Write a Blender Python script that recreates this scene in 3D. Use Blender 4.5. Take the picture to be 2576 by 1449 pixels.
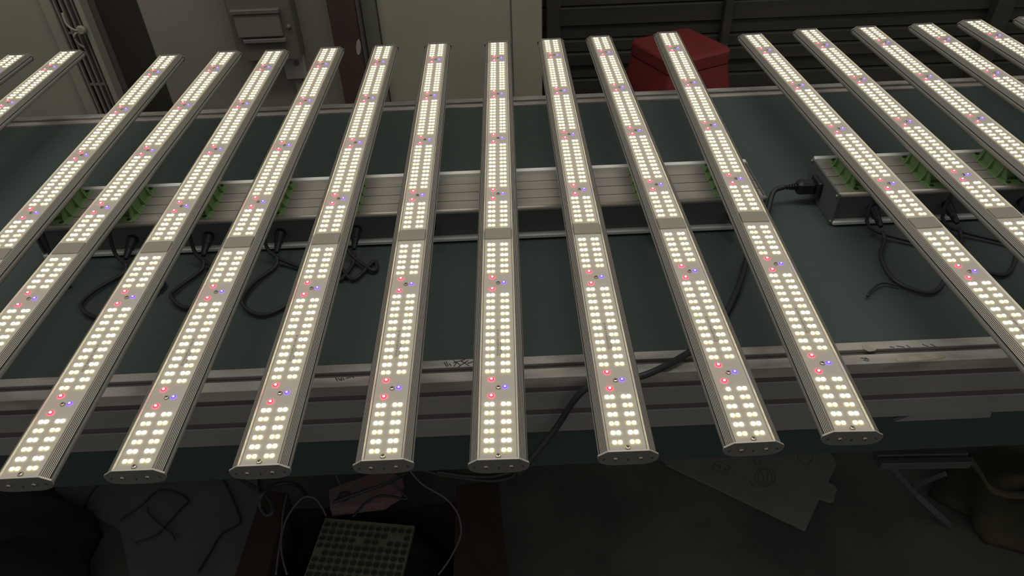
import bpy, math, random
from math import sin, cos, pi, radians, sqrt
from mathutils import Vector, Matrix
random.seed(7)
for o in list(bpy.data.objects): bpy.data.objects.remove(o)
S = bpy.context.scene
COL = S.collection

# ------------------------------------------------------------------ camera
CX, CY, CZ = 1288.0, 724.5, 1.424
F = 1790.06
_vp = Vector((-35.0, 1451.5, -F)).normalized()       # direction of the light bars, in camera axes
_z = -Vector((87.0, -2205.5, -F)).normalized()       # world up, in camera axes
_x = _vp.cross(_z)
_d = 0.015
XC = _x * cos(_d) + _vp * sin(_d)
YC = -_x * sin(_d) + _vp * cos(_d)
R = Matrix((XC, YC, _z))                             # world = R @ camera
cam_d = bpy.data.cameras.new('camera'); cam = bpy.data.objects.new('camera', cam_d); COL.objects.link(cam)
cam_d.sensor_width = 36; cam_d.lens = F / 2576 * 36; cam_d.clip_start = .01; cam_d.clip_end = 50
cam.matrix_world = Matrix.Translation((0, 0, CZ)) @ R.to_4x4()
S.camera = cam
CAM = Vector((0, 0, CZ))
def ray(px, py): return R @ Vector((px - CX, -(py - CY), -F))
def onz(px, py, z):
    r = ray(px, py); return CAM + r * ((z - CZ) / r.z)
def ony(px, py, y):
    r = ray(px, py); return CAM + r * (y / r.y)
def proj(p):
    c = R.transposed() @ (Vector(p) - CAM); return CX - F * c.x / c.z, CY + F * c.y / c.z, -c.z

# ------------------------------------------------------------------ light, exposure
W = bpy.data.worlds.new('world'); S.world = W; W.use_nodes = True
W.node_tree.nodes['Background'].inputs[0].default_value = (1, .975, .91, 1)
W.node_tree.nodes['Background'].inputs[1].default_value = .27
def area(name, loc, rot, sx, sy, e, col):
    d = bpy.data.lights.new(name, 'AREA'); d.shape = 'RECTANGLE'; d.size = sx; d.size_y = sy; d.energy = e; d.color = col
    o = bpy.data.objects.new(name, d); COL.objects.link(o); o.location = loc; o.rotation_euler = rot; return o
area('overhead_fill_light', (-.2, 1.15, 2.75), (radians(6), 0, 0), 3.2, .5, 22, (1, .95, .86))  # soft overhead fill added for the ambient level, no lamp in view
S.view_settings.view_transform = 'Standard'; S.view_settings.look = 'None'
S.view_settings.exposure = 0; S.view_settings.gamma = 1; S.view_settings.use_curve_mapping = False

# ------------------------------------------------------------------ materials
def lin(c): return tuple(((v / 255) / 12.92 if v <= 10 else (((v / 255) + .055) / 1.055) ** 2.4) for v in c)
def mat(name, col, rough=.6, metal=0, spec=.4, noise=None, bump=0, nscale=30, ndetail=4, emit=None, stretch=None):
    m = bpy.data.materials.new(name); m.use_nodes = True; nt = m.node_tree; N = nt.nodes; L = nt.links
    b = N['Principled BSDF']; b.inputs['Base Color'].default_value = (*col, 1)
    b.inputs['Roughness'].default_value = rough; b.inputs['Metallic'].default_value = metal
    b.inputs['Specular IOR Level'].default_value = spec
    if emit:
        b.inputs['Emission Color'].default_value = (*emit[0], 1); b.inputs['Emission Strength'].default_value = emit[1]
    if noise or bump:
        tc = N.new('ShaderNodeTexCoord'); n = N.new('ShaderNodeTexNoise'); n.inputs['Scale'].default_value = nscale
        n.inputs['Detail'].default_value = ndetail; src = tc.outputs['Object']
        if stretch:
            mp = N.new('ShaderNodeMapping'); mp.inputs['Scale'].default_value = stretch
            L.new(src, mp.inputs['Vector']); src = mp.outputs[0]
        L.new(src, n.inputs['Vector'])
        if noise:
            r = N.new('ShaderNodeValToRGB'); r.color_ramp.elements[0].position = noise[1]; r.color_ramp.elements[1].position = noise[2]
            r.color_ramp.elements[0].color = (*noise[0], 1); r.color_ramp.elements[1].color = (*col, 1)
            L.new(n.outputs['Fac'], r.inputs[0]); L.new(r.outputs[0], b.inputs['Base Color'])
        if bump:
            bp = N.new('ShaderNodeBump'); bp.inputs['Strength'].default_value = bump; bp.inputs['Distance'].default_value = .002
            L.new(n.outputs['Fac'], bp.inputs['Height']); L.new(bp.outputs[0], b.inputs['Normal'])
    return m
M = {}
M['alu'] = mat('anodised_aluminium', (.54, .505, .44), .42, .5, .5)
M['alu_cap'] = mat('shaded_aluminium_cap', (.155, .15, .135), .5, .3, .4)  # cap face darkened in colour, as a face turned away from the light
M['groove'] = mat('dark_groove', (.035, .032, .028), .7)
M['pcb'] = mat('white_solder_mask', (.54, .50, .43), .45, 0, .4)
M['cover'] = mat('grey_cover_plate', (.34, .315, .265), .5, .3, .4)
M['cool'] = mat('cool_led', (.8, .8, .8), .3, emit=((1.0, 1.0, .97), 2.6))
M['warm'] = mat('warm_led', (.8, .75, .5), .3, emit=((1.0, .92, .64), 1.45))
M['red'] = mat('red_led_body', (.6, .05, .1), .3, emit=((.80, .015, .075), .75))
M['redc'] = mat('red_led_die', (.8, .4, .4), .3, emit=((1, .62, .75), 2.4))
M['blue'] = mat('blue_led_body', (.1, .05, .6), .3, emit=((.13, .06, .95), .9))
M['bluec'] = mat('blue_led_die', (.5, .4, .8), .3, emit=((.55, .36, 1.), 1.6))
M['cools'] = mat('cool_led_side', (.8, .8, .8), .3, emit=((1.0, 1.0, .62), 3.6))
M['warms'] = mat('warm_led_side', (.8, .75, .5), .3, emit=((1.0, .86, .27), 3.1))
M['reds'] = mat('red_led_rim', (.6, .05, .1), .3, emit=((1, .012, .035), 14))
M['blues'] = mat('blue_led_rim', (.1, .05, .6), .3, emit=((.08, .025, 1), 9))
M['lip'] = mat('led_lit_lip', (.92, .88, .76), .35, .2, .5)  # lip colour whitened to stand for the LED light it catches
M['ind'] = mat('tiny_red_led', (.6, .1, .1), .3, emit=((1, .1, .15), .8))
M['screw'] = mat('nickel_screw', (.50, .46, .36), .28, .9, .5)
M['screwd'] = mat('screw_recess', (.03, .025, .02), .6)
M['ink'] = mat('grey_print', (.20, .19, .165), .7)
M['driver'] = mat('driver_top_aluminium', (.40, .365, .32), .4, .45, .5, noise=((.35, .32, .285), .35, .65), nscale=12, stretch=(.4, 6, 6))
M['drvface'] = mat('shaded_driver_face', (.10, .11, .105), .5)  # shade put into the colour of driver sides facing away from the light
M['strip'] = mat('bright_lip', (.80, .80, .77), .4, .2)
M['plug'] = mat('black_plug', (.018, .019, .022), .5)
M['cable'] = mat('black_cable', (.028, .03, .031), .5)
M['gcable'] = mat('grey_cable', (.11, .105, .10), .5)
M['green'] = mat('green_plastic', (.17, .29, .12), .5, 0, .4)
M['belt'] = mat('dark_green_belt', (.060, .082, .074), .55, 0, .3, noise=((.052, .072, .065), .35, .7), nscale=3.5)
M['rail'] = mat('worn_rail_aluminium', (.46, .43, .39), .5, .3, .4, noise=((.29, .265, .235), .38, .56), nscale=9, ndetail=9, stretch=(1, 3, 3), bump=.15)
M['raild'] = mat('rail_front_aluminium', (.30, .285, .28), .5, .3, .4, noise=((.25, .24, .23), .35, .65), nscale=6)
M['slot'] = mat('rail_slot', (.10, .085, .082), .6)
M['skirt'] = mat('teal_board', (.035, .055, .055), .6)
M['tape'] = mat('old_tape', (.40, .37, .29), .6, noise=((.30, .28, .22), .4, .6), nscale=60)
M['floor'] = mat('dusty_concrete', (.105, .105, .090), .8, 0, .2, noise=((.06, .06, .052), .35, .65), nscale=4, ndetail=8)
M['board'] = mat('grey_board', (.125, .13, .12), .7, 0, .2, noise=((.095, .095, .088), .35, .65), nscale=5, ndetail=6)
M['wall'] = mat('cream_paint', (.34, .31, .245), .7, 0, .2, noise=((.30, .275, .22), .35, .7), nscale=4, ndetail=5)
M['walll'] = mat('grey_green_paint', (.32, .305, .245), .7, 0, .2, noise=((.28, .27, .22), .35, .7), nscale=4, ndetail=5)
M['wallm'] = mat('grey_plaster', (.26, .235, .195), .75, 0, .2, noise=((.22, .20, .17), .35, .7), nscale=3)
M['recess'] = mat('dark_recess', (.15, .135, .115), .8)
M['grille'] = mat('grille_metal', (.26, .245, .21), .5, .2)
M['ebox'] = mat('olive_metal_box', (.125, .12, .095), .55, .1, .4)
M['eboxl'] = mat('olive_metal_cover', (.16, .155, .125), .55, .1, .4)
M['socket'] = mat('old_white_plastic', (.36, .34, .30), .5)
M['post'] = mat('brown_post', (.075, .045, .037), .5, noise=((.055, .035, .028), .35, .65), nscale=5)
M['strip2'] = mat('dark_grey_strip', (.13, .13, .105), .6)
M['slat'] = mat('dark_slat', (.075, .068, .052), .6, noise=((.048, .044, .034), .3, .7), nscale=3, stretch=(.3, 1, 6), ndetail=6)
M['red_pl'] = mat('red_plastic', (.22, .030, .029), .5, 0, .3, noise=((.19, .033, .032), .35, .7), nscale=12)
M['carton'] = mat('brown_cardboard', (.045, .034, .024), .85, 0, .1, noise=((.036, .028, .02), .35, .65), nscale=20)
M['cardb'] = mat('pale_cardboard', (.19, .18, .155), .85, 0, .1, noise=((.165, .157, .135), .35, .65), nscale=15)
M['print'] = mat('dark_print', (.085, .082, .074), .8)
M['navy'] = mat('navy_plastic_bag', (.012, .015, .028), .45)
M['blackbag'] = mat('black_plastic_bag', (.014, .014, .015), .5)
M['pink'] = mat('pink_paper', (.22, .125, .13), .7, 0, .2, noise=((.17, .13, .12), .4, .6), nscale=18)
M['tray'] = mat('pale_tray', (.17, .165, .125), .7, noise=((.13, .14, .085), .35, .65), nscale=14)
M['pot'] = mat('dark_round_piece', (.05, .055, .035), .5)
M['sack'] = mat('olive_yellow_sack', (.075, .066, .032), .7, 0, .2, noise=((.035, .034, .02), .35, .65), nscale=10, bump=.4)
M['stand'] = mat('dull_stand_metal', (.075, .072, .07), .6)
M['cream'] = mat('cream_stain', (.3, .27, .25), .7)

# ------------------------------------------------------------------ mesh helpers
class MB:
    def __init__(s): s.v = []; s.f = []; s.m = []; s.mats = []
    def mi(s, k):
        if k not in s.mats: s.mats.append(k)
        return s.mats.index(k)
    def poly(s, vs, fs, k, M4=None):
        b = len(s.v)
        for p in vs: s.v.append(tuple(M4 @ Vector(p)) if M4 else tuple(p))
        i = s.mi(k)
        for f in fs: s.f.append([b + q for q in f]); s.m.append(i)
        return s
    def box(s, a, b, k, M4=None):
        x0, y0, z0 = a; x1, y1, z1 = b
        return s.poly([(x0, y0, z0), (x1, y0, z0), (x1, y1, z0), (x0, y1, z0), (x0, y0, z1), (x1, y0, z1), (x1, y1, z1), (x0, y1, z1)],
                      [(3, 2, 1, 0), (4, 5, 6, 7), (0, 1, 5, 4), (1, 2, 6, 5), (2, 3, 7, 6), (3, 0, 4, 7)], k, M4)
    def bbox(s, a, b, k, e=.001, M4=None):   # box with chamfered vertical and top edges
        x0, y0, z0 = a; x1, y1, z1 = b
        o = [(x0 + e, y0), (x1 - e, y0), (x1, y0 + e), (x1, y1 - e), (x1 - e, y1), (x0 + e, y1), (x0, y1 - e), (x0, y0 + e)]
        n = [(x0 + 2 * e, y0 + e), (x1 - 2 * e, y0 + e), (x1 - e, y0 + 2 * e), (x1 - e, y1 - 2 * e), (x1 - 2 * e, y1 - e), (x0 + 2 * e, y1 - e), (x0 + e, y1 - 2 * e), (x0 + e, y0 + 2 * e)]
        vs = [(x, y, z0) for x, y in o] + [(x, y, z1 - e) for x, y in o] + [(x, y, z1) for x, y in n]
        fs = [tuple(range(7, -1, -1)), tuple(range(16, 24))]
        for r in (0, 8):
            for i in range(8): j = (i + 1) % 8; fs.append((r + i, r + j, r + 8 + j, r + 8 + i))
        return s.poly(vs, fs, k, M4)
    def prism(s, pts, z0, z1, k, M4=None, kside=None):   # pts (x,y) CCW
        n = len(pts); vs = [(x, y, z0) for x, y in pts] + [(x, y, z1) for x, y in pts]
        s.poly(vs, [tuple(range(n - 1, -1, -1)), tuple(range(n, 2 * n))], k, M4)
        s.poly(vs, [(i, (i + 1) % n, n + (i + 1) % n, n + i) for i in range(n)], kside or k, M4)
        return s
    def extrude_y(s, pts, y0, y1, k, kf=None, caps=True, M4=None):   # section (x,z)
        n = len(pts); vs = [(x, y0, z) for x, z in pts] + [(x, y1, z) for x, z in pts]
        for i in range(n):
            s.poly([vs[i], vs[(i + 1) % n], vs[n + (i + 1) % n], vs[n + i]], [(0, 1, 2, 3)], kf(i) if kf else k, M4)
        if caps: s.poly(vs, [tuple(range(n)), tuple(range(2 * n - 1, n - 1, -1))], k, M4)
        return s
    def lathe(s, prof, k, n=16, M4=None, kf=None):       # prof (r,z) bottom to top
        vs = []; fs = []
        for r, z in prof:
            for i in range(n): a = 2 * pi * i / n; vs.append((r * cos(a), r * sin(a), z))
        for j in range(len(prof) - 1):
            ff = [(j * n + i, j * n + (i + 1) % n, (j + 1) * n + (i + 1) % n, (j + 1) * n + i) for i in range(n)]
            s.poly(vs, ff, kf(j) if kf else k, M4)
        t = (len(prof) - 1) * n
        s.poly(vs, [tuple(range(t, t + n))], kf(len(prof) - 2) if kf else k, M4)
        s.poly(vs, [tuple(range(n - 1, -1, -1))], k, M4)
        return s
    def tube(s, pts, r, k, n=8, smooth=True, flat=1.0):
        P = [Vector(p) for p in pts]
        if smooth and len(P) > 2:
            Q = []
            for i in range(len(P) - 1):
                p0 = P[max(i - 1, 0)]; p1 = P[i]; p2 = P[i + 1]; p3 = P[min(i + 2, len(P) - 1)]
                for t in range(5):
                    u = t / 5
                    Q.append(.5 * ((2 * p1) + (p2 - p0) * u + (2 * p0 - 5 * p1 + 4 * p2 - p3) * u * u + (3 * p1 - p0 - 3 * p2 + p3) * u ** 3))
            Q.append(P[-1]); P = Q
        vs = []; fs = []; up = Vector((0, 0, 1))
        for i, p in enumerate(P):
            t = (P[min(i + 1, len(P) - 1)] - P[max(i - 1, 0)]).normalized()
            if abs(t.z) > .95: up = Vector((1, 0, 0))
            else: up = Vector((0, 0, 1))
            a = t.cross(up).normalized(); b = a.cross(t)
            for j in range(n):
                q = 2 * pi * j / n; vs.append(tuple(p + a * r * cos(q) + b * r * flat * sin(q)))
        for i in range(len(P) - 1):
            for j in range(n): fs.append((i * n + j, i * n + (j + 1) % n, (i + 1) * n + (j + 1) % n, (i + 1) * n + j))
        fs.append(tuple(range(n - 1, -1, -1))); e = (len(P) - 1) * n; fs.append(tuple(range(e, e + n)))
        return s.poly(vs, fs, k)
    def mesh(s, name, smooth=False):
        me = bpy.data.meshes.new(name); me.from_pydata(s.v, [], s.f)
        for k in s.mats: me.materials.append(M[k])
        me.polygons.foreach_set('material_index', s.m)
        if smooth:
            me.polygons.foreach_set('use_smooth', [True] * len(s.f))
        me.update(); return me
    def build(s, name, parent=None, smooth=False, **tags):
        return link(name, s.mesh(name, smooth), parent, **tags)
def link(name, me, parent=None, loc=None, rot=None, **tags):
    o = bpy.data.objects.new(name, me); COL.objects.link(o)
    if parent: o.parent = parent
    if loc: o.location = loc
    if rot: o.rotation_euler = rot
    for k, v in tags.items():
        if v: o[k] = v
    return o
def thing(name, label, cat, loc=(0, 0, 0), rz=0, group=None):
    return link(name, None, None, loc, (0, 0, rz), label=label, category=cat, group=group)
def fix_normals(o):
    import bmesh
    bm = bmesh.new(); bm.from_mesh(o.data); bmesh.ops.recalc_face_normals(bm, faces=bm.faces); bm.to_mesh(o.data); bm.free()

# ------------------------------------------------------------------ the setting
MB().poly([(-4, -1.5, 0), (4, -1.5, 0), (4, 4, 0), (-4, 4, 0)], [(0, 1, 2, 3)], 'floor').build('floor', kind='structure')
YW = 2.2                                             # plane of the left back wall
def wx(px): return ony(px, 0, YW).x
def wbox(px0, px1, y0, y1, z0, z1, k, mb=None):
    return (mb or MB()).bbox((wx(px0), y0, z0), (wx(px1), y1, z1), k, .003)
ZT = 1.5; YR = 3.15
wbox(-900, 98, YW, YW + .1, 0, ZT, 'walll').build('wall_back_left', kind='structure')
wbox(342, 827, YW, YW + .1, 0, ZT, 'wallm').build('wall_back_middle', kind='structure')
wbox(945, 1284, YW, YW + .06, 0, ZT, 'wall').build('wall_back_centre', kind='structure')
wbox(1286, 1363, YW - .008, YW + .2, 0, ZT, 'wall').build('trim_1', kind='structure')
MB().box((wx(98) - .3, YW + .35, 0), (wx(342) + .4, YW + .4, ZT), 'recess').build('wall_recess', kind='structure')
MB().box((wx(98), YW + .05, 0), (wx(203), YW + .07, ZT), 'recess').build('wall_behind_grille', kind='structure')

MB().box((wx(1363) - .06, YW + .2, 0), (wx(1363) - .004, YR + .1, ZT), 'wall').build('wall_return', kind='structure')

# metal grille beside the recess
g = thing('metal_grille', 'narrow metal grille of upright bars in the wall behind the two leftmost light bars', 'grille', (0, 0, 0))
wbox(100, 127, YW - .012, YW + .02, 0, ZT, 'walll').build('frame_post', g)
wbox(191, 205, YW - .018, YW + .03, 0, ZT, 'walll').build('frame_post', g)
for p in (130, 145.5, 160.5, 175.5, 186):
    wbox(p, p + (5 if p < 180 else 3), YW - .005, YW + .012, 0, ZT, 'grille').build('upright_bar', g)
for py in (86, 218, 330):
    z = ony(185, py, YW).z
    MB().box((wx(127), YW + .002, z), (wx(191), YW + .01, z + .006), 'grille').build('cross_bar', g)
p = ony(211, 68, YW)
lm = MB(); lm.tube([p + Vector((-.035, -.02, .05)), p + Vector((-.03, -.03, .02)), p + Vector((-.012, -.035, .004)), p + Vector((0, -.03, 0)), p + Vector((-.018, -.035, -.012)), p + Vector((-.022, -.03, -.035)), p + Vector((-.012, -.02, -.055))], .0035, 'walll')
lm.lathe([(.012, 0), (.014, .008), (.01, .014)], 'walll', 10, Matrix.Translation(p + Vector((.004, -.02, 0))) @ Matrix.Rotation(pi / 2, 4, 'X'))
lm.build('latch_hook', g, smooth=True)

# electrical box on the wall
def wp(px, py, y=YW): return ony(px, py, y)
b = thing('breaker_box', 'olive grey electrical box with a hinged cover, on the wall at upper left', 'electrical box', (0, 0, 0))
zl = wp(640, 131).z; x0 = wx(582); x1 = wx(742)
MB().bbox((x0, YW - .07, zl), (x1, YW, zl + .36), 'ebox', .006).build('enclosure', b)
c0 = wp(603, 96, YW - .08); c1 = wp(712, 40, YW - .08)
MB().bbox((x0 + .02, YW - .083, wp(640, 92, YW - .08).z), (x1 - .035, YW - .07, wp(640, 36, YW - .08).z), 'eboxl', .003).build('cover_window', b)
MB().bbox((x0 + .015, YW - .088, wp(640, 33, YW - .08).z), (x1 - .03, YW - .07, wp(640, 23, YW - .08).z), 'ebox', .002).build('hinge', b)
MB().bbox((x0 + .03, YW - .082, wp(640, 108, YW - .08).z), (x1 - .03, YW - .07, wp(640, 99, YW - .08).z), 'recess', .002).build('vent_slot', b)
MB().lathe([(.006, 0), (.006, .006), (.003, .009)], 'recess', 10, Matrix.Translation((x1 - .015, YW - .07, wp(725, 66, YW - .07).z)) @ Matrix.Rotation(pi / 2, 4, 'X')).build('lock', b)
s = thing('wall_socket', 'small pale wall socket below the electrical box', 'socket', (0, 0, 0))
q = wp(744, 160)
MB().bbox((q.x - .033, YW - .022, q.z - .04), (q.x + .033, YW, q.z + .04), 'socket', .003).build('socket_plate', s)
MB().lathe([(.009, 0), (.009, .003)], 'recess', 12, Matrix.Translation((q.x + .008, YW - .022, q.z + .01)) @ Matrix.Rotation(pi / 2, 4, 'X')).build('socket_hole', s)
o = MB(); o.box((q.x - .012, YW - .012, .02), (q.x + .012, YW, q.z - .04), 'wallm'); o.build('cable_trunking', label='flat painted cable trunking running down below the wall socket', category='trunking')

# brown post and grey strip
po = thing('brown_post', 'dark reddish brown upright post with a pale smear, between wall panels', 'post')
wbox(829, 901, YW - .05, YW + .05, 0, ZT, 'post').build('post_body', po)
wbox(901, 906, YW - .056, YW + .04, 0, ZT, 'slot').build('edge_bead', po)
q = ony(912, 118, YW - .05)
m_ = MB().prism([(q.x + .0075 * cos(a) - .012 + .004 * sin(a), q.z + .024 * sin(a)) for a in [2 * pi * i / 14 for i in range(14)]], YW - .0515, YW - .0502, 'cream')
sm = m_.build('pale_smear', po)
for o in (sm,):
    me = o.data
    for v in me.vertices: v.co = (v.co.x, v.co.z, v.co.y)
    fix_normals(o)
wbox(907, 944, YW - .02, YW + .05, 0, ZT, 'strip2').build('trim_2', kind='structure')

# dark slatted wall on the right
YR = 3.15
sw = link('wall_back_right', MB().box((.05, YR + .06, 0), (4, YR + .1, 1.4), 'recess').mesh('wall_back_right'), kind='structure')
ys = [ -60, -20, 14, 62, 98, 128, 160, 196, 236, 280]
for i in range(len(ys) - 1):
    zt = ony(1600, ys[i], YR).z; zb = ony(1600, ys[i + 1], YR).z
    off = (0, .012, 0, .02, .004, -.01, .015, 0, 0)[i]
    m = MB(); m.bbox((.16, YR + off, zb + .007), (4, YR + off + .03, zt), 'slat', .004)
    m.build('slat', sw)
def rbox(px0, px1, y0, y1, k): return MB().bbox((ony(px0, 0, YR).x, y0, 0), (ony(px1, 0, YR).x, y1, 1.4), k, .004)
rbox(1372, 1408, YR - .05, YR, 'slat').build('upright_post', sw)
rbox(1819, 1841, YR - .05, YR, 'slat').build('upright_post', sw)
rbox(2495, 2540, YR - .05, YR, 'slat').build('upright_post', sw)

# ------------------------------------------------------------------ conveyor
cv = thing('conveyor', 'long conveyor table with a dark green belt between slotted aluminium rails', 'conveyor')
XL, XR = -2.0, 2.0
MB().bbox((XL, .733, .62), (XR, 1.58, .696), 'belt', .002).build('belt', cv)
def rail(y0, y1, front):
    # section in (y,z): two raised strips with a slot on top, slots in the outer face
    m = MB()
    s1 = .0170
    yi, yo = (y1, y0) if front else (y0, y1)     # inner (belt side), outer
    sg = -1 if front else 1
    def bx(a, b, z0, z1, k):
        m.bbox((XL, min(a, b), z0), (XR, max(a, b), z1), k, .0006)
    bx(yi, yi + sg * .0155, .60, .700, 'rail')
    bx(yo - sg * .0185, yo, .6807, .700, 'rail')
    m.box((XL, min(yi, yo) + .004, .59), (XR, max(yi, yo) - .004, .694), 'slot')
    return m
m = rail(.691, .7347, True)
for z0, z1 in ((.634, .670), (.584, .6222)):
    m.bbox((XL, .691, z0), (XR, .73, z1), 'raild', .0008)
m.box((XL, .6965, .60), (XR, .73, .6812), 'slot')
m.build('near_rail', cv)
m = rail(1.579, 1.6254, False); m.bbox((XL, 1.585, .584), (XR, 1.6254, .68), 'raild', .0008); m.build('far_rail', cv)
MB().bbox((XL, .705, .4836), (XR, .712, .60), 'skirt', .001).build('skirt_board', cv)
for x0, x1 in ((.33, .47), (.60, .722), (1.1, 1.24)):
    pz = .562 if x0 != .33 else .553
    m = MB(); m.poly([(x0 - .02, .699, pz), (x1 + .005, .699, pz), (x1, .699, .586), (x0 + .02, .699, .586), (x0 - .02, .7045, pz), (x1 + .005, .7045, pz), (x1, .7045, .586), (x0 + .02, .7045, .586)],
                     [(0, 1, 2, 3), (7, 6, 5, 4), (0, 4, 5, 1), (1, 5, 6, 2), (2, 6, 7, 3), (3, 7, 4, 0)], 'raild')
    m.build('bracket_plate', cv)
for x in (-1.7, 1.7):
    for y in (.73, 1.58): MB().bbox((x - .02, y - .02, 0), (x + .02, y + .02, .6), 'raild', .002).build('leg', cv)
# worn tape and marker scribbles on the near rail
def onrail(px, py): return onz(px, py, .7003)
def patch(pts, k, name, lab=None, h=.0006):
    P = [onz(a, b_, .7) for a, b_ in pts]
    m = MB(); m.prism([(p.x, p.y) for p in P], .70005, .7 + h, k); o = m.build(name, cv); fix_normals(o)
    if lab: o['label'] = lab
patch([(2168, 866), (2180, 864), (2196, 866), (2208, 876), (2200, 883), (2186, 885), (2170, 878)], 'tape', 'tape_residue', 'pale torn residue on the rail')
patch([(2252, 902), (2300, 896), (2330, 892), (2372, 891), (2378, 899), (2340, 906), (2290, 909), (2256, 909)], 'tape', 'tape_residue', 'pale torn residue on the rail')
def scribble(strokes, name='marker_scribble'):
    m = MB()
    for st in strokes: m.tube([onz(a, b_, .7004) for a, b_ in st], .0006, 'groove', 4, False, .3)
    m.build(name, cv)
scribble([[(1117, 911), (1124, 922)], [(1122, 909), (1128, 921)], [(1130, 914), (1135, 921)], [(1140, 906), (1158, 918)], [(1140, 913), (1170, 904)], [(1142, 922), (1150, 908)], [(1152, 923), (1172, 910)], [(1160, 908), (1180, 920)], [(1168, 914), (1178, 906)], [(1176, 914), (1192, 909)]])
scribble([[(844, 950), (849, 958)], [(850, 951), (858, 957)], [(858, 950), (860, 957)], [(862, 950), (866, 956)], [(870, 952), (884, 948)], [(886, 947), (891, 950)]])
scribble([[(2238, 872), (2250, 874)], [(2255, 870), (2275, 873)], [(2280, 868), (2290, 874)], [(2320, 866), (2335, 871)], [(2340, 865), (2356, 873)]])
scribble([[(2165, 900), (2182, 903)], [(2172, 905), (2186, 908)], [(2176, 899), (2186, 905)]])

# ------------------------------------------------------------------ drivers
def make_driver(x0, x1, label, clips, left_plug=False, sockets=()):
    y0, y1, z0, z1 = 1.038, 1.166, .6975, .7576
    d = thing('led_driver', label, 'power supply', ((x0 + x1) / 2, (y0 + y1) / 2, z0))
    ox, oy, oz = (x0 + x1) / 2, (y0 + y1) / 2, z0
    hx, hy, h = (x1 - x0) / 2, (y1 - y0) / 2, z1 - z0
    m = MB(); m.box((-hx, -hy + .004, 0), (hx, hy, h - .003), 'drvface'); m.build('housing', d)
    # top plate: four planks with grooves between
    n = 4; w = (2 * hy - .014) / n
    m = MB()
    for i in range(n):
        a = -hy + .005 + i * w
        m.bbox((-hx, a + .0009, h - .003), (hx, a + w - .0009, h), 'driver', .0004)
    m.box((-hx, -hy + .004, h - .004), (hx, hy - .004, h - .0022), 'groove')
    m.build('top_plate', d)
    m = MB(); m.extrude_y([(-hx, 0), (hx, 0), (hx, .001), (-hx, .001)], 0, .001, 'strip')
    m = MB()
    for i in range(8): pass
    m.tube([(-hx, -hy + .002, h - .001), (hx, -hy + .002, h - .001)], .0048, 'driver', 12, False)
    m.build('front_lip', d, smooth=True)
    m = MB(); m.bbox((-hx, hy - .010, h - .002), (hx, hy, h + .006), 'strip', .001); m.build('rear_lip', d)
    m = MB(); m.bbox((-hx, -hy - .008, .003), (hx, -hy + .004, .0085), 'strip', .0006); m.build('bottom_lip', d)
    for sg in (-1, 1):
        m = MB(); xx = sg * hx
        m.bbox((xx - .0015 if sg > 0 else xx - .002, -hy - .003, -.0 ), (xx + .002 if sg > 0 else xx + .0015, hy + .001, h + .002), 'drvface', .0004)
        e = m.build('end_plate', d)
        for yy, zz in ((-hy + .003, h - .004), (hy - .004, h - .002), (-hy, .006), (hy - .006, .008)):
            MB().lathe([(.003, 0), (.0032, .0015), (.002, .0028)], 'screw', 10, Matrix.Translation((xx + sg * .002, yy, zz)) @ Matrix.Rotation(sg * pi / 2, 4, 'Y')).build('screw', e, smooth=True)
    for cxx in clips:
        clip(d, cxx - ox, 0, h)
    for sx in sockets:
        m = MB(); X = sx - ox
        m.lathe([(.009, 0), (.0095, .006), (.008, .010), (.008, .022), (.006, .026), (.005, .040), (.0035, .046)], 'plug', 14,
                Matrix.Translation((X, -hy + .004, .030)) @ Matrix.Rotation(radians(105), 4, 'X'))
        m.build('output_plug', d, smooth=True)
    if left_plug:
        m = MB(); m.bbox((-hx - .010, -.006, .018), (-hx - .0021, .032, .048), 'plug', .002); m.build('inlet_socket', d)
        m = MB(); m.bbox((-hx - .042, .002, .022), (-hx - .010, .024, .044), 'plug', .004)
        for i in range(5): m.bbox((-hx - .046 - i * .005, .0075 + .0006 * i, .028 + .0004 * i), (-hx - .0425 - i * .005, .0185 - .0006 * i, .038 - .0006 * i), 'plug', .001)
        m.build('mains_plug', d)
    return d
CLIPM = None
def clip(d, x, y, h):
    global CLIPM
    if CLIPM is None:
        a = MB()
        for s_ in (-1, 1):
            a.bbox((-.019, s_ * .050 - .009, 0), (.019, s_ * .050 + .009, .003), 'green', .001)
            a.lathe([(.004, .003), (.0035, .0045), (.0018, .0046)], 'groove', 10, Matrix.Translation((-.012, s_ * .051, 0)))
            a.lathe([(.004, .003), (.0035, .0045), (.0018, .0046)], 'groove', 10, Matrix.Translation((.012, s_ * .051, 0)))
        for sx in (-1, 1):
            xa, xb = sorted((sx * .011, sx * .0140))
            pr = [(-.046, .001), (.046, .001), (.040, .012), (.034, .0278), (-.034, .0278), (-.040, .012)]
            a.poly([(xa, p[0], p[1]) for p in pr] + [(xb, p[0], p[1]) for p in pr],
                   [(5, 4, 3, 2, 1, 0), (6, 7, 8, 9, 10, 11)] + [(i, (i + 1) % 6, 6 + (i + 1) % 6, 6 + i) for i in range(6)], 'green')
            for yy in (-.030, 0, .030):      # outer gussets
                g0 = sx * .014; g1 = sx * .023
                a.poly([(g0, yy - .0012, .0), (g1, yy - .0012, .0), (g0, yy - .0012, .024), (g0, yy + .0012, .0), (g1, yy + .0012, .0), (g0, yy + .0012, .024)],
                       [(0, 1, 2), (5, 4, 3), (0, 3, 4, 1), (1, 4, 5, 2), (2, 5, 3, 0)], 'green')
        for yy in (-.034, -.012, .010, .032): a.bbox((-.011, yy, .001), (.011, yy + .002, .026), 'green', .0003)
        a.bbox((-.022, -.055, 0), (.022, .055, .0016), 'green', .0004)
        CLIPM = a.mesh('bracket')
    o = link('bracket', CLIPM, d, (x, y, h), label='green plastic mounting bracket')
    return o

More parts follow.
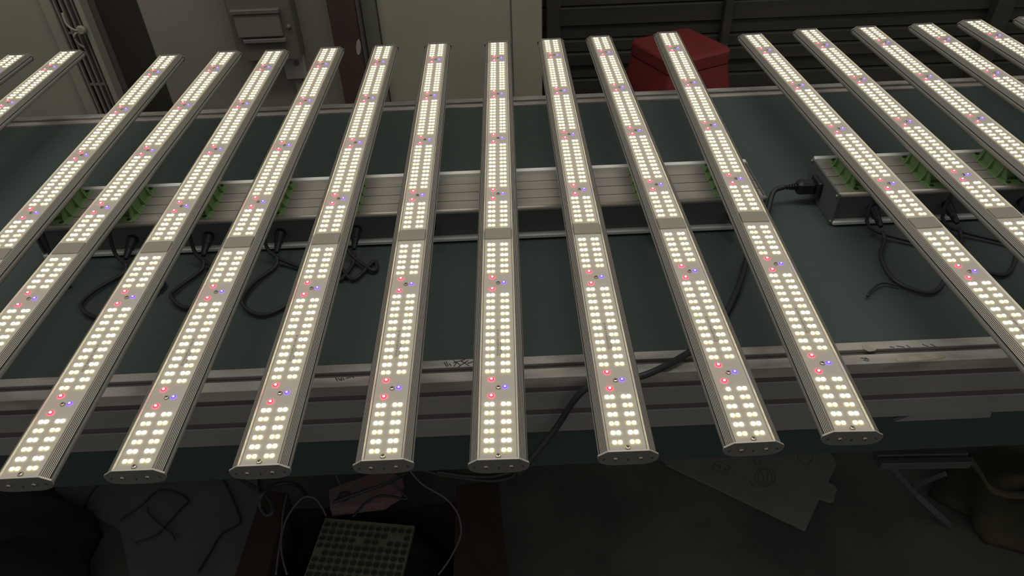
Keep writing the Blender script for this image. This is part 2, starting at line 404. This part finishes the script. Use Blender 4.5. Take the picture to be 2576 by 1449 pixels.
# bars: near-end centre x, y, yaw in degrees (x to the right, y away from the camera)
BARS = [(-1.177, .5211, 0.0), (-1.0394, .5324, -.67), (-.7705, .4747, -.92), (-.6763, .4825, 1.1), (-.5294, .476, -.35),
        (-.4096, .4795, .22), (-.2755, .4787, .07), (-.1429, .4787, -.17), (-.0192, .473, .82), (.1199, .4763, .3), (.2561, .4807, -.58),
        (.3662, .4893, 2.0), (.6408, .454, -1.69), (.7658, .4711, -1.09), (.8914, .4717, -.32), (1.0446, .4743, -.96), (1.1684, .4853, -.95), (1.2896, .4922, 0.0)]
def bar_x(i, y): x, y0, a = BARS[i]; return x + math.tan(radians(a)) * (y - y0)
YM = 1.102
make_driver(-.815, .449, 'long silver driver box under the ten middle light bars', [bar_x(i, YM) for i in range(2, 12)],
            sockets=[bar_x(i, 1.03) + .012 for i in range(2, 12)])
make_driver(.577, 1.72, 'silver driver box under the rightmost light bars with a mains plug in its left end', [bar_x(i, YM) for i in range(12, 18)], True,
            sockets=[bar_x(i, 1.03) + .02 for i in range(12, 18)])
make_driver(-1.9, -1.0, 'silver driver box under the two leftmost light bars', [bar_x(i, YM) for i in range(0, 2)])

# ------------------------------------------------------------------ light bars
ZB = .807; LB = 1.228; PT = .0131037
def rowpos(i):
    c = (i >= 6) + (i >= 18) + (i >= 30) + (i >= 42) + (i >= 54) + (i >= 66)
    return .0121 + PT * (i + 3 * c + 2.92 * (i >= 24))
CLUS = [(rowpos(a) + rowpos(a + 1)) / 2 for a in (5, 17, 29, 41, 53, 65)]
HW = .0204
half = [(HW, -.0022), (HW, -.0010), (.0219, .0017), (.0222, .0017)]          # board seat, lip inner wall, lip top
n_g = 6; xs0, zs0, xs1, zs1 = .0224, .0006, .0302, -.0052
for i in range(n_g):
    for u, dn in ((.0, 0), (.52, 0), (.56, 1), (.95, 1)):
        t = (i + u) / n_g; half.append((xs0 + (xs1 - xs0) * t - dn * .0005, zs0 + (zs1 - zs0) * t - dn * .0009))
half += [(.0308, -.0065), (.0315, -.0090), (.0312, -.0125), (.0290, -.0160), (.0245, -.0188), (.018, -.0205)]
sec = half + [(-x, z) for x, z in reversed(half)]
ng = len(half)
gset = set()
for i in range(n_g):
    k = 4 + i * 4 + 1
    for q in (k, k + 1, k + 2): gset.add(q); gset.add(len(sec) - 2 - q)
m = MB(); m.extrude_y(sec, .0006, LB - .0006, 'alu', kf=lambda i: 'groove' if i in gset or i in (0, len(sec) - 2) else 'lip' if i in (1, len(sec) - 3) else 'alu'); ME_H = m.mesh('housing')
# end cap, drawn on the xz plane
capsec = [(.0222, .0016), (.0325, -.0054), (.0330, -.0085), (.0322, -.0128), (.0295, -.0168), (.0262, -.0182), (.024, -.0194), (.016, -.0210)]
capsec = capsec + [(-x, z) for x, z in reversed(capsec)]
m = MB(); m.extrude_y(capsec, -.0018, -.0013, 'alu_cap'); m.extrude_y(capsec, -.0013, .0006, 'alu', caps=False)
for x in (-.026, 0, .026):
    t = Matrix.Translation((x, -.0019, -.0105 if x else -.0125)) @ Matrix.Rotation(radians(35 if x < 0 else -35 if x > 0 else 0), 4, 'Y')
    m.box((-.0007, -.0001, -.0019), (.0007, .0002, .0019), 'groove', t)
ME_CAP = m.mesh('end_cap')
def screwmesh(r, h):
    m = MB()
    m.lathe([(r, 0), (r, h * .45), (r * .8, h * .85), (r * .45, h)], 'screw', 16, None)
    m.box((-r * .55, -r * .13, h * .97), (r * .55, r * .13, h * 1.04), 'screwd'); m.box((-r * .13, -r * .55, h * .97), (r * .13, r * .55, h * 1.04), 'screwd')
    return m.mesh('screw')
ME_SC = screwmesh(.0031, .0018); ME_SCC = screwmesh(.0026, .0022)
CY0, CY1 = .4059, .4327
m = MB(); m.box((-HW + .0008, .0006, -.0016), (HW - .0008, CY0 + .004, 0), 'pcb'); ME_PN = m.mesh('circuit_board')
m = MB(); m.box((-HW + .0008, CY1 - .002, -.0016), (HW - .0008, LB - .0008, 0), 'pcb'); ME_PF = m.mesh('circuit_board')
m = MB(); m.bbox((-HW + .0006, CY0, .0001), (HW - .0006, CY1, .0022), 'cover', .0005); ME_CV = m.mesh('cover_plate')
def chipmesh(k, sx=.00225, sy=.0024, h=.0011):
    n = 16; P = []
    for i in range(n):
        a = 2 * pi * (i + .5) / n; c, s_ = cos(a), sin(a)
        P.append((sx * math.copysign(abs(c) ** .62, c), sy * math.copysign(abs(s_) ** .62, s_)))
    m = MB(); m.prism(P, 0, h, k, kside=k + 's'); return m
CHIP = {k: chipmesh(k) for k in ('cool', 'warm')}
ME_CHIP = {k: v.mesh('led_chip') for k, v in CHIP.items()}
COLS = [-.0131, -.0070, .0059, .0120]
def domemesh(kb, kc, r):
    m = MB(); m.lathe([(r, 0), (r, .0007), (r * .80, .0010), (r * .53, .0011), (r * .50, .0015), (r * .40, .0019), (r * .2, .0021)], kb, 16, None, kf=lambda j: kc if j >= 3 else (kb + 's' if j == 0 else kb))
    return m
ME_R = domemesh('red', 'redc', .0032).mesh('red_led'); ME_B = domemesh('blue', 'bluec', .0028).mesh('blue_led')
m = MB(); m.lathe([(.0007, 0), (.0007, .0005)], 'ind', 8); ME_I = m.mesh('indicator_led')
# printed text on the near board
def textmesh(s_, size):
    cu = bpy.data.curves.new('t', 'FONT'); cu.body = s_; cu.size = size; cu.extrude = .00003; cu.resolution_u = 2
    o = bpy.data.objects.new('t', cu); COL.objects.link(o)
    dg = bpy.context.evaluated_depsgraph_get(); me = bpy.data.meshes.new_from_object(o.evaluated_get(dg))
    bpy.data.objects.remove(o); me.materials.clear(); me.materials.append(M['ink']); return me
TX = textmesh('ZDYHL4G0PG-B C 0GD 3E', .0042); TX2 = textmesh('0G120171 E 01', .0040)
def joined_chips(idx):
    m = MB()
    for i in idx:
        k = 'warm' if i % 2 == 0 else 'cool'
        for c in COLS: 
            V = [(x + c, y + rowpos(i), z) for x, y, z in CHIP[k].v]
            m.poly(V, CHIP[k].f[:2], k); m.poly(V, CHIP[k].f[2:], k + 's')
    return m

LAB = ['silver LED bar at the far left edge, only its far tip in view',
       'silver LED bar second from the left along the far tips, leaving the picture at left',
       'silver LED bar first from the left over the long driver box',
       'silver LED bar crossing the left edge, with its grey cover plate at the left',
       'silver LED bar whose near end cap is at the lower left corner',
       'silver LED bar with the second near end cap from the left',
       'silver LED bar with the third near end cap from the left',
       'silver LED bar leaning right, immediately left of the upright middle bar',
       'silver LED bar running straight upright down the middle of the picture',
       'silver LED bar immediately right of the upright middle bar',
       'silver LED bar with the second near end cap from the right, one chip dark',
       'silver LED bar whose far tip crosses the red stool',
       'silver LED bar first right of the red stool, over the left end of its driver',
       'silver LED bar with its cover plate cut by the right edge',
       'silver LED bar whose far tip is fourth from the right edge',
       'silver LED bar whose far tip is third from the right edge',
       'silver LED bar whose far tip is next to last at the right',
       'silver LED bar at the upper right corner, only a sliver of its tip visible']
def make_bar(i):
    x, y, a = BARS[i]
    B = thing('led_bar', LAB[i], 'light bar', (x, y, ZB), -radians(a), 'lit LED grow bars laid side by side across the conveyor')
    mw = Matrix.Translation((x, y, ZB)) @ Matrix.Rotation(-radians(a), 4, 'Z')
    link('housing', ME_H, B)
    c = link('end_cap', ME_CAP, B)
    for sx in (-.0135, .0135):
        link('screw', ME_SCC, c, (sx, -.0018, -.0095), (pi / 2, 0, 0))
    c = link('end_cap', ME_CAP, B, (0, LB, 0), (0, 0, pi))
    for sx in (-.0135, .0135): link('screw', ME_SCC, c, (sx, -.0018, -.0095), (pi / 2, 0, 0))
    pn = link('circuit_board', ME_PN, B); pf = link('circuit_board', ME_PF, B)
    link('cover_plate', ME_CV, B)
    link('screw', ME_SC, pn, (0, rowpos(0) - .0074, 0), (0, 0, random.random()))
    groups = {0: [], 1: []}
    for r in range(72):
        brd = pn if r < 24 else pf
        px, py, zd = proj(mw @ Vector((0, rowpos(r), 0)))
        w = .0046 * F / max(zd, .01)
        if -30 < px < 2606 and py < 1460 and w >= 7.4:
            k = 'warm' if r % 2 == 0 else 'cool'
            for q, cx_ in enumerate(COLS):
                if i == 10 and r == 5 and q == 0: continue      # the dead chip
                link('led_chip', ME_CHIP[k], brd, (cx_, rowpos(r), 0))
        else: groups[0 if r < 24 else 1].append(r)
    for gk, rows in groups.items():
        if rows:
            key = tuple(rows)
            if key not in JC: JC[key] = joined_chips(rows).mesh('led_chip')
            link('led_chip', JC[key], (pn, pf)[gk], kind='stuff')
    for n, yc in enumerate(CLUS):
        brd = pn if n < 2 else pf
        link('screw', ME_SC, brd, (.0002, yc - .0005, 0), (0, 0, random.random()))
        for s_ in (-1, 1): link('red_led', ME_R, brd, (-.0081, yc + s_ * PT, 0))
        link('blue_led', ME_B, brd, (.0080, yc + .0003, 0))
        if n < 2: link('indicator_led', ME_I, brd, (-.0072, yc - .0006, 0))
    link('printed_text', TX, pn, (.0010, rowpos(8), .0001), (0, 0, pi / 2))
    link('printed_text', TX2, pn, (.0046, rowpos(8), .0001), (0, 0, pi / 2))
    return B
JC = {}
for i in range(18): make_bar(i)

# ------------------------------------------------------------------ cables on the belt
def cable(pts, r, k, label, z=None, group=None, n=8):
    m = MB(); m.tube(pts, r, k, n)
    return m.build('cable', None, True, label=label, category='cable', group=group)
def loop(i, dx, dy, w, label):
    x = bar_x(i, 1.03) + dx; zf = .6985 + .0035
    pts = [(x, .992, .711), (x, .975, zf), (x - .3 * w, .93, zf), (x - .35 * w, dy + .03, zf), (x + .15 * w, dy, zf), (x + .7 * w, dy + .05, zf), (x + .75 * w, .95, zf + .001), (bar_x(i, .99), 1.0, zf + .012), (bar_x(i, 1.015), 1.012, .775)]
    cable(pts, .0033, 'cable', label, group='output leads looping from the driver to each bar')
loop(2, .012, .90, .04, 'short black lead at the left end of the long driver box')
loop(3, .012, .86, .10, 'black lead looping over the belt between the fourth and fifth bars from the left')
loop(4, .012, .875, .08, 'black lead looping over the belt left of the third end-capped bar')
loop(5, .012, .85, .09, 'black lead forming a deep U on the belt, fourth from the left')
loop(6, .012, .93, .05, 'black lead partly under the bar left of the straight middle pair')
loop(12, .02, .835, .085, 'black lead in a wide loop on the belt right of the mains plug')
loop(13, .02, .87, .09, 'black lead looping on the belt under the second bar of the right driver box')
loop(14, .02, .87, .08, 'black lead at the far right in front of the right driver box')
A = lambda px, py, z=.7025: onz(px, py, z)
cable([Vector((.512, 1.115, .7305)), Vector((.490, 1.105, .727)), Vector((.468, 1.06, .710)), Vector((.445, 1.005, .704)), A(1905, 590), A(1880, 650), A(1858, 720), A(1820, 800), A(1775, 850, .705), A(1740, 882, .7065), A(1665, 925, .7065), A(1600, 950, .7055), ony(1500, 965, .680), ony(1450, 1000, .676), ony(1400, 1075, .676), ony(1340, 1150, .66), ony(1305, 1195, .66)],
      .0048, 'cable', 'thick black mains cable crossing the near rail and hanging down in front')
cable([A(2258, 718), A(2220, 712), A(2193, 728), A(2182, 745)], .0018, 'cable', 'thin short black wire on the belt inside the wide loop')

# ------------------------------------------------------------------ red stool
st = thing('plastic_stool', 'red plastic stool with a rounded square seat, beyond the conveyor', 'stool', (0, 0, 0))
zs = .42
cs = [onz(a, b_, zs) for a, b_ in ((1584, 100), (1736, 67), (1841, 122), (1690, 160))]
cc = (cs[0] + cs[1] + cs[2] + cs[3]) / 4
ux = (cs[2] - cs[3] + cs[1] - cs[0]).normalized(); ang = math.atan2(ux.y, ux.x); sd = .140
def rsq(h, r, n=5):
    P = []
    for qx, qy, a0 in ((1, 1, 0), (-1, 1, 90), (-1, -1, 180), (1, -1, 270)):
        for j in range(n + 1):
            a = radians(a0 + 90 * j / n); P.append(((h - r) * qx + r * cos(a), (h - r) * qy + r * sin(a)))
    return P
def stack(rings, k, mb, T):
    n = len(rings[0][0]); vs = [(x, y, z) for P, z in rings for x, y in P]; fs = []
    for j in range(len(rings) - 1):
        for i in range(n): fs.append((j * n + i, j * n + (i + 1) % n, (j + 1) * n + (i + 1) % n, (j + 1) * n + i))
    fs.append(tuple(range((len(rings) - 1) * n, len(rings) * n)))
    mb.poly(vs, fs, k, T); return mb
T = Matrix.Translation((cc.x, cc.y, 0)) @ Matrix.Rotation(ang, 4, 'Z')
m = MB(); stack([(rsq(sd - .006, .03), zs - .055), (rsq(sd + .001, .035), zs - .05), (rsq(sd + .001, .035), zs - .008), (rsq(sd - .004, .034), zs - .001), (rsq(sd - .014, .03), zs + .002)], 'red_pl', m, T)
m.build('seat', st)
m = MB()
stack([(rsq(sd + .022, .03), zs - .24), (rsq(sd + .012, .03), zs - .14), (rsq(sd - .002, .03), zs - .055)], 'red_pl', m, T)
m.build('apron', st)
for qx in (-1, 1):
    for qy in (-1, 1):
        m = MB(); a = sd + .02; b_ = sd + .05
        Tq = T
        m.poly([(qx * (a - .05), qy * (a - .05), zs - .2), (qx * a, qy * (a - .05), zs - .2), (qx * a, qy * a, zs - .2), (qx * (a - .05), qy * a, zs - .2),
                (qx * (b_ - .035), qy * (b_ - .035), 0), (qx * b_, qy * (b_ - .035), 0), (qx * b_, qy * b_, 0), (qx * (b_ - .035), qy * b_, 0)],
               [(0, 1, 2, 3), (7, 6, 5, 4), (0, 4, 5, 1), (1, 5, 6, 2), (2, 6, 7, 3), (3, 7, 4, 0)], 'red_pl', Tq)
        o = m.build('leg', st); fix_normals(o)
for o in st.children: fix_normals(o)

# ------------------------------------------------------------------ foreground, on the floor
def slab(pts, z, h, k, name, **tags):
    P = [onz(a, b_, z + h) for a, b_ in pts]
    m = MB(); m.prism([(p.x, p.y) for p in P], z, z + h, k); o = m.build(name, **tags); fix_normals(o); return o
slab([(130, 1213), (262, 1203), (560, 1180), (640, 1180), (700, 1460), (330, 1460), (300, 1330), (150, 1252)], .0, .006, 'board', 'grey_board',
     label='dusty grey board lying on the floor at lower left under the thin black wires', category='board')
def wire(px, r, k, label, z=.0085, cat='cable', zs_=None):
    pts = [onz(a, b_, (zs_[i] if zs_ else z)) for i, (a, b_) in enumerate(px)]
    m = MB(); m.tube(pts, r, k, 7); m.build('wire' if r < .003 else 'cable', None, True, label=label, category=cat)
wire([(302, 1309), (353, 1274), (388, 1241), (413, 1233), (446, 1241), (473, 1260), (456, 1279), (416, 1325), (388, 1350), (340, 1366)], .0018, 'cable', 'thin black wire bent into a wide loop on the grey board')
wire([(372, 1274), (375, 1293), (416, 1331), (435, 1345), (440, 1361)], .0016, 'cable', 'short thin black wire crossing the wide wire loop on the grey board', z=.0125)
wire([(546, 1187), (573, 1230), (602, 1301), (598, 1320), (557, 1345), (530, 1388), (497, 1442)], .002, 'cable', 'long thin black wire running down the right side of the grey board')
wire([(290, 1178), (263, 1200), (240, 1226), (220, 1252), (214, 1275)], .0045, 'cable', 'thick black cable coming down behind the second end cap from the left', zs_=[.32, .25, .16, .06, .012])
wire([(575, 1180), (600, 1202), (660, 1240), (684, 1267), (684, 1291), (668, 1294), (654, 1270), (662, 1240), (690, 1221), (722, 1215), (752, 1223), (770, 1245)], .0045, 'cable', 'thick black cable twisted into a small loop below the third end cap from the left',
     zs_=[.30, .26, .2, .19, .185, .18, .19, .212, .2, .19, .15, .1])
# open carton with navy liner, tray, pink packet
H = .15
def fp(px, py, z=H): return onz(px, py, z)
xl = fp(690, 1350).x; xr = fp(1150, 1350).x; yn = .60; yf = fp(900, 1262).y + .03
ct = thing('carton', 'open brown cardboard carton on the floor holding the honeycomb tray', 'box', ((xl + xr) / 2, (yn + yf) / 2, 0))
hx, hy = (xr - xl) / 2, (yf - yn) / 2
for nm, a, b_ in (('side_wall', (-hx, -hy, 0), (-hx + .005, hy, H)), ('side_wall', (hx - .005, -hy, 0), (hx, hy, H)), ('end_wall', (-hx + .005, hy - .005, 0), (hx - .005, hy, H - .06)), ('end_wall', (-hx + .005, -hy, 0), (hx - .005, -hy + .005, H)), ('bottom', (-hx + .005, -hy + .005, 0), (hx - .005, hy - .005, .005))):
    MB().box(a, b_, 'carton').build(nm, ct)
for s_, w in ((-1, .075), (1, .11)):
    m = MB(); m.poly([(s_ * hx, -hy, H - .004), (s_ * (hx + w), -hy - .01, H - .03), (s_ * (hx + w * .75), hy + .02, H - .02), (s_ * hx, hy, H - .004),
                      (s_ * hx, -hy, H), (s_ * (hx + w), -hy - .01, H - .026), (s_ * (hx + w * .75), hy + .02, H - .016), (s_ * hx, hy, H)],
                     [(0, 1, 2, 3), (7, 6, 5, 4), (0, 4, 5, 1), (1, 5, 6, 2), (2, 6, 7, 3), (3, 7, 4, 0)], 'carton')
    o = m.build('flap', ct); fix_normals(o)
def lumpy(name, c, rx, ry, rz, k, amp, seed, lab, cat, nu=28, nv=14):
    rnd = random.Random(seed); ph = [(rnd.uniform(2, 6), rnd.uniform(0, 6), rnd.uniform(2, 6), rnd.uniform(0, 6)) for _ in range(5)]
    m = MB(); vs = []; fs = []
    for j in range(nv + 1):
        th = pi / 2 * (1 - j / nv) if True else 0
        for i in range(nu):
            a = 2 * pi * i / nu
            d = 1 + amp * sum(sin(p[0] * cos(a) * 1.3 + p[1] + 2 * th) * sin(p[2] * sin(a) * 1.3 + p[3] - 3 * th) for p in ph) / 2
            r_ = cos(pi / 2 - th) if False else sin(pi / 2 * (j / nv))
            vs.append((c[0] + rx * r_ * cos(a) * d, c[1] + ry * r_ * sin(a) * d, c[2] + rz * cos(pi / 2 * (j / nv)) * (d if j < nv else 1)))
    for j in range(nv):
        for i in range(nu): fs.append((j * nu + i, (j + 1) * nu + i, (j + 1) * nu + (i + 1) % nu, j * nu + (i + 1) % nu))
    fs.append(tuple(range(nv * nu + nu - 1, nv * nu - 1, -1)))
    m.poly(vs, fs, k); o = m.build(name, None, True, label=lab, category=cat); fix_normals(o); return o
lumpy('plastic_bag', ((xl + xr) / 2, (yn + yf) / 2, .0055), hx * .96, hy * .96, .094, 'navy', .0, 3, 'navy plastic bag filling the open brown carton', 'bag')
lumpy('plastic_bag', (-1.22, .80, .0065), .30, .28, .10, 'blackbag', .08, 5, 'black plastic bag slumped on the floor in the lower left corner', 'bag')
# honeycomb tray
zt = .112
c00 = onz(818, 1303, zt); c10 = onz(1036, 1347, zt); uu = (c10 - c00); wdt = uu.length; uu.normalize()
l1 = (onz(784, 1449, zt) - c00).normalized(); a1 = math.atan2(uu.y, uu.x); a2 = math.atan2(l1.y, l1.x) + pi / 2
aa = (a1 + a2) / 2; uu = Vector((cos(aa), sin(aa), 0)); vv = Vector((uu.y, -uu.x, 0))
rows_, cols_ = 12, 12; sp = wdt / (cols_ + .2); dep = sp * (rows_ + .6) 
tr = thing('tray', 'pale tray packed with rows of dark round pieces, inside the carton', 'tray', (0, 0, 0))
def tp(u, v, z): q = c00 + uu * u + vv * v; return (q.x, q.y, z)
m = MB()
m.poly([tp(0, 0, zt - .012), tp(wdt, 0, zt - .012), tp(wdt, dep, zt - .012), tp(0, dep, zt - .012), tp(0, 0, zt), tp(wdt, 0, zt), tp(wdt, dep, zt), tp(0, dep, zt)],
       [(0, 1, 2, 3), (7, 6, 5, 4), (0, 4, 5, 1), (1, 5, 6, 2), (2, 6, 7, 3), (3, 7, 4, 0)], 'tray')
o = m.build('tray_body', tr); fix_normals(o)
m = MB()
m.lathe([(sp * .40, 0), (sp * .40, .0016), (sp * .34, .0022), (sp * .30, .0010)], 'pot', 14); ME_P = m.mesh('round_piece')
for r_ in range(rows_):
    for c_ in range(cols_):
        if (r_, c_) in ((2, 5), (1, 9), (1, 10), (9, 8), (4, 0), (2, 8)): continue
        q = tp((c_ + .6) * sp, (r_ + .95) * sp, zt)
        if proj(q)[1] > 1475: continue
        link('round_piece', ME_P, tr, q)
# pink packet
pc = onz(930, 1272, .06); pk = thing('packet', 'pink printed packet with a dark badge lying behind the tray', 'packet', (pc.x, pc.y, .10), radians(17))
m = MB(); m.prism([(-.078, -.028), (.03, -.050), (.070, -.036), (.082, -.006), (.055, .032), (-.074, .022)], 0, .028, 'pink'); o = m.build('wrapper', pk); fix_normals(o)
m = MB()
for rr in (.0125, .0100):
    m.tube([(-.045 + rr * cos(a) * (1 + .08 * cos(2 * a)), -.008 + rr * sin(a), .0286) for a in [2 * pi * i / 20 for i in range(21)]], .0009, 'groove', 5, False, .4)
m.tube([(-.052, -.004, .0286), (-.045, -.008, .0286), (-.038, -.004, .0286)], .0009, 'groove', 5, False, .4); m.tube([(-.050, -.013, .0286), (-.045, -.008, .0286), (-.040, -.013, .0286)], .0009, 'groove', 5, False, .4)
m.build('badge', pk)
wire([(839, 1263), (912, 1237), (975, 1215), (1018, 1191), (1030, 1180)], .004, 'cable', 'thick black cable slanting over the top edge of the pink packet', zs_=[.15, .16, .19, .24, .27])
wire([(888, 1300), (905, 1280), (921, 1264), (953, 1248), (990, 1250), (1024, 1255), (1005, 1232), (980, 1212)], .0026, 'cable', 'thin black wire curving across the face of the pink packet', zs_=[.135, .137, .139, .14, .14, .14, .15, .17])
wire([(722, 1446), (709, 1395), (709, 1346), (725, 1297), (760, 1253), (790, 1253), (809, 1275), (820, 1298)], .0018, 'gcable', 'pale grey wire arching over the left side of the carton', zs_=[.16, .165, .17, .18, .19, .18, .15, .125])
wire([(694, 1446), (700, 1395), (708, 1345), (712, 1290), (722, 1240)], .0018, 'gcable', 'pale grey wire crossing the left flap of the carton, left of the arching one', zs_=[.175, .175, .175, .175, .172])
wire([(839, 1150), (845, 1193), (855, 1218), (861, 1231)], .0016, 'gcable', 'pale grey wire hanging straight down left of the fourth end cap', zs_=[.40, .3, .22, .17])
wire([(752, 1216), (768, 1190), (790, 1172), (815, 1161), (836, 1158)], .0014, 'gcable', 'faint grey wire arching up between the third and fourth end caps from the left', zs_=[.1, .2, .27, .32, .35])
wire([(1032, 1185), (1062, 1218), (1116, 1250), (1143, 1278), (1157, 1308), (1158, 1350), (1133, 1403), (1103, 1446)], .0018, 'gcable', 'pale grey wire bowing around the right side of the carton', zs_=[.26, .22, .2, .185, .175, .165, .16, .16])
wire([(1062, 1180), (1110, 1194), (1180, 1204), (1240, 1209), (1290, 1198), (1310, 1178)], .0042, 'cable', 'thick black cable drooping below the end cap of the straight middle bar', zs_=[.34, .32, .3, .3, .31, .33])
wire([(1100, 1186), (1170, 1196), (1235, 1198), (1280, 1188)], .0042, 'cable', 'second thick black cable drooping just above the other below the middle end cap', zs_=[.35, .34, .33, .34])
# pale cardboard sheet with prints
cb = thing('cardboard_sheet', 'pale die-cut cardboard sheet with printed marks under the right-hand end caps', 'cardboard')
zc = .0055
P = [onz(a, b_, zc) for a, b_ in ((1660, 1150), (1678, 1169), (2026, 1334), (2062, 1254), (2089, 1262), (2098, 1258), (2106, 1230), (2100, 1222), (2084, 1212), (2105, 1168), (2098, 1152), (2070, 1120), (1670, 1138))]
m = MB(); m.prism([(p.x, p.y) for p in P], zc - .005, zc, 'cardb'); o = m.build('sheet', cb); fix_normals(o)
def pr(strokes, r=.0010):
    m = MB()
    for s_ in strokes: m.tube([onz(a, b_, zc + .0003) for a, b_ in s_], r, 'print', 4, False, .25)
    m.build('printed_mark', cb)
def el(cx_, cy_, rx, ry, n=16, t=0, a0=0, a1=360): return [(cx_ + rx * cos(radians(a)) * cos(t) - ry * sin(radians(a)) * sin(t), cy_ + rx * cos(radians(a)) * sin(t) + ry * sin(radians(a)) * cos(t)) for a in [a0 + (a1 - a0) * i / n for i in range(n + 1)]]
pr([[(1791, 1180), (1797, 1168), (1807, 1159), (1838, 1174), (1825, 1195), (1791, 1180)]], .0009)
pr([[(1802, 1169), (1812, 1178)], [(1805, 1176), (1810, 1168)], [(1815, 1172), (1810, 1180)], [(1822, 1175), (1828, 1183)], [(1818, 1184), (1826, 1180)], [(1819, 1190), (1824, 1188)]], .0009)
pr([el(1925, 1200, 26, 24), el(1925, 1200, 18, 20), [(1918, 1188), (1921, 1212)], [(1932, 1188), (1930, 1212)], [(1871, 1203), (1885, 1210), (1896, 1225), (1908, 1226)]], .0008)
pr([[(2006, 1145), (2008, 1158), (2030, 1172), (2046, 1150)]], .0008); pr([el(1905, 1160, 8, 10)], .0008)
# small stand at right
sd_ = thing('metal_stand', 'low aluminium cross bar on slanted struts at lower right, beside the yellowish sack', 'stand')
zz = .30
a = onz(2212, 1150, zz); b2 = onz(2440, 1146, zz)
m = MB(); dv = (b2 - a); L_ = dv.length; an = math.atan2(dv.y, dv.x); TT = Matrix.Translation(a) @ Matrix.Rotation(an, 4, 'Z')
m.bbox((0, .004, -.02), (L_, .022, 0), 'stand', .001, TT); m.bbox((0, -.014, -.02), (L_, .0, -.002), 'stand', .001, TT); m.box((0, 0, -.018), (L_, .006, -.006), 'slot', TT); m.build('cross_bar', sd_)
def strut(p0, p1, w=.008, k='stand'):
    m = MB(); m.tube([p0, p1], w, k, 4, False); m.build('strut', sd_)
strut(onz(2222, 1158, zz - .02), onz(2300, 1245, .12)); strut(onz(2290, 1226, .15), onz(2378, 1192, .22), .006)
strut(onz(2300, 1245, .12), onz(2385, 1320, .004), .009)
# yellowish sack
sk = onz(2590, 1270, 0)
sko = lumpy('sack', (sk.x, sk.y + .0, 0), .19, .14, .085, 'sack', .10, 11, 'crumpled olive yellow sack at the lower right edge', 'sack')
m = MB(); m.tube([onz(2436, 1152, .2), onz(2462, 1185, .17), onz(2484, 1222, .12), onz(2515, 1240, .10), onz(2560, 1246, .09), onz(2620, 1240, .08)], .010, 'sack', 8, True, .5)
m.build('lit_edge', sko, smooth=True)  # ridge shaped to stand for the lit upper edge of the sack
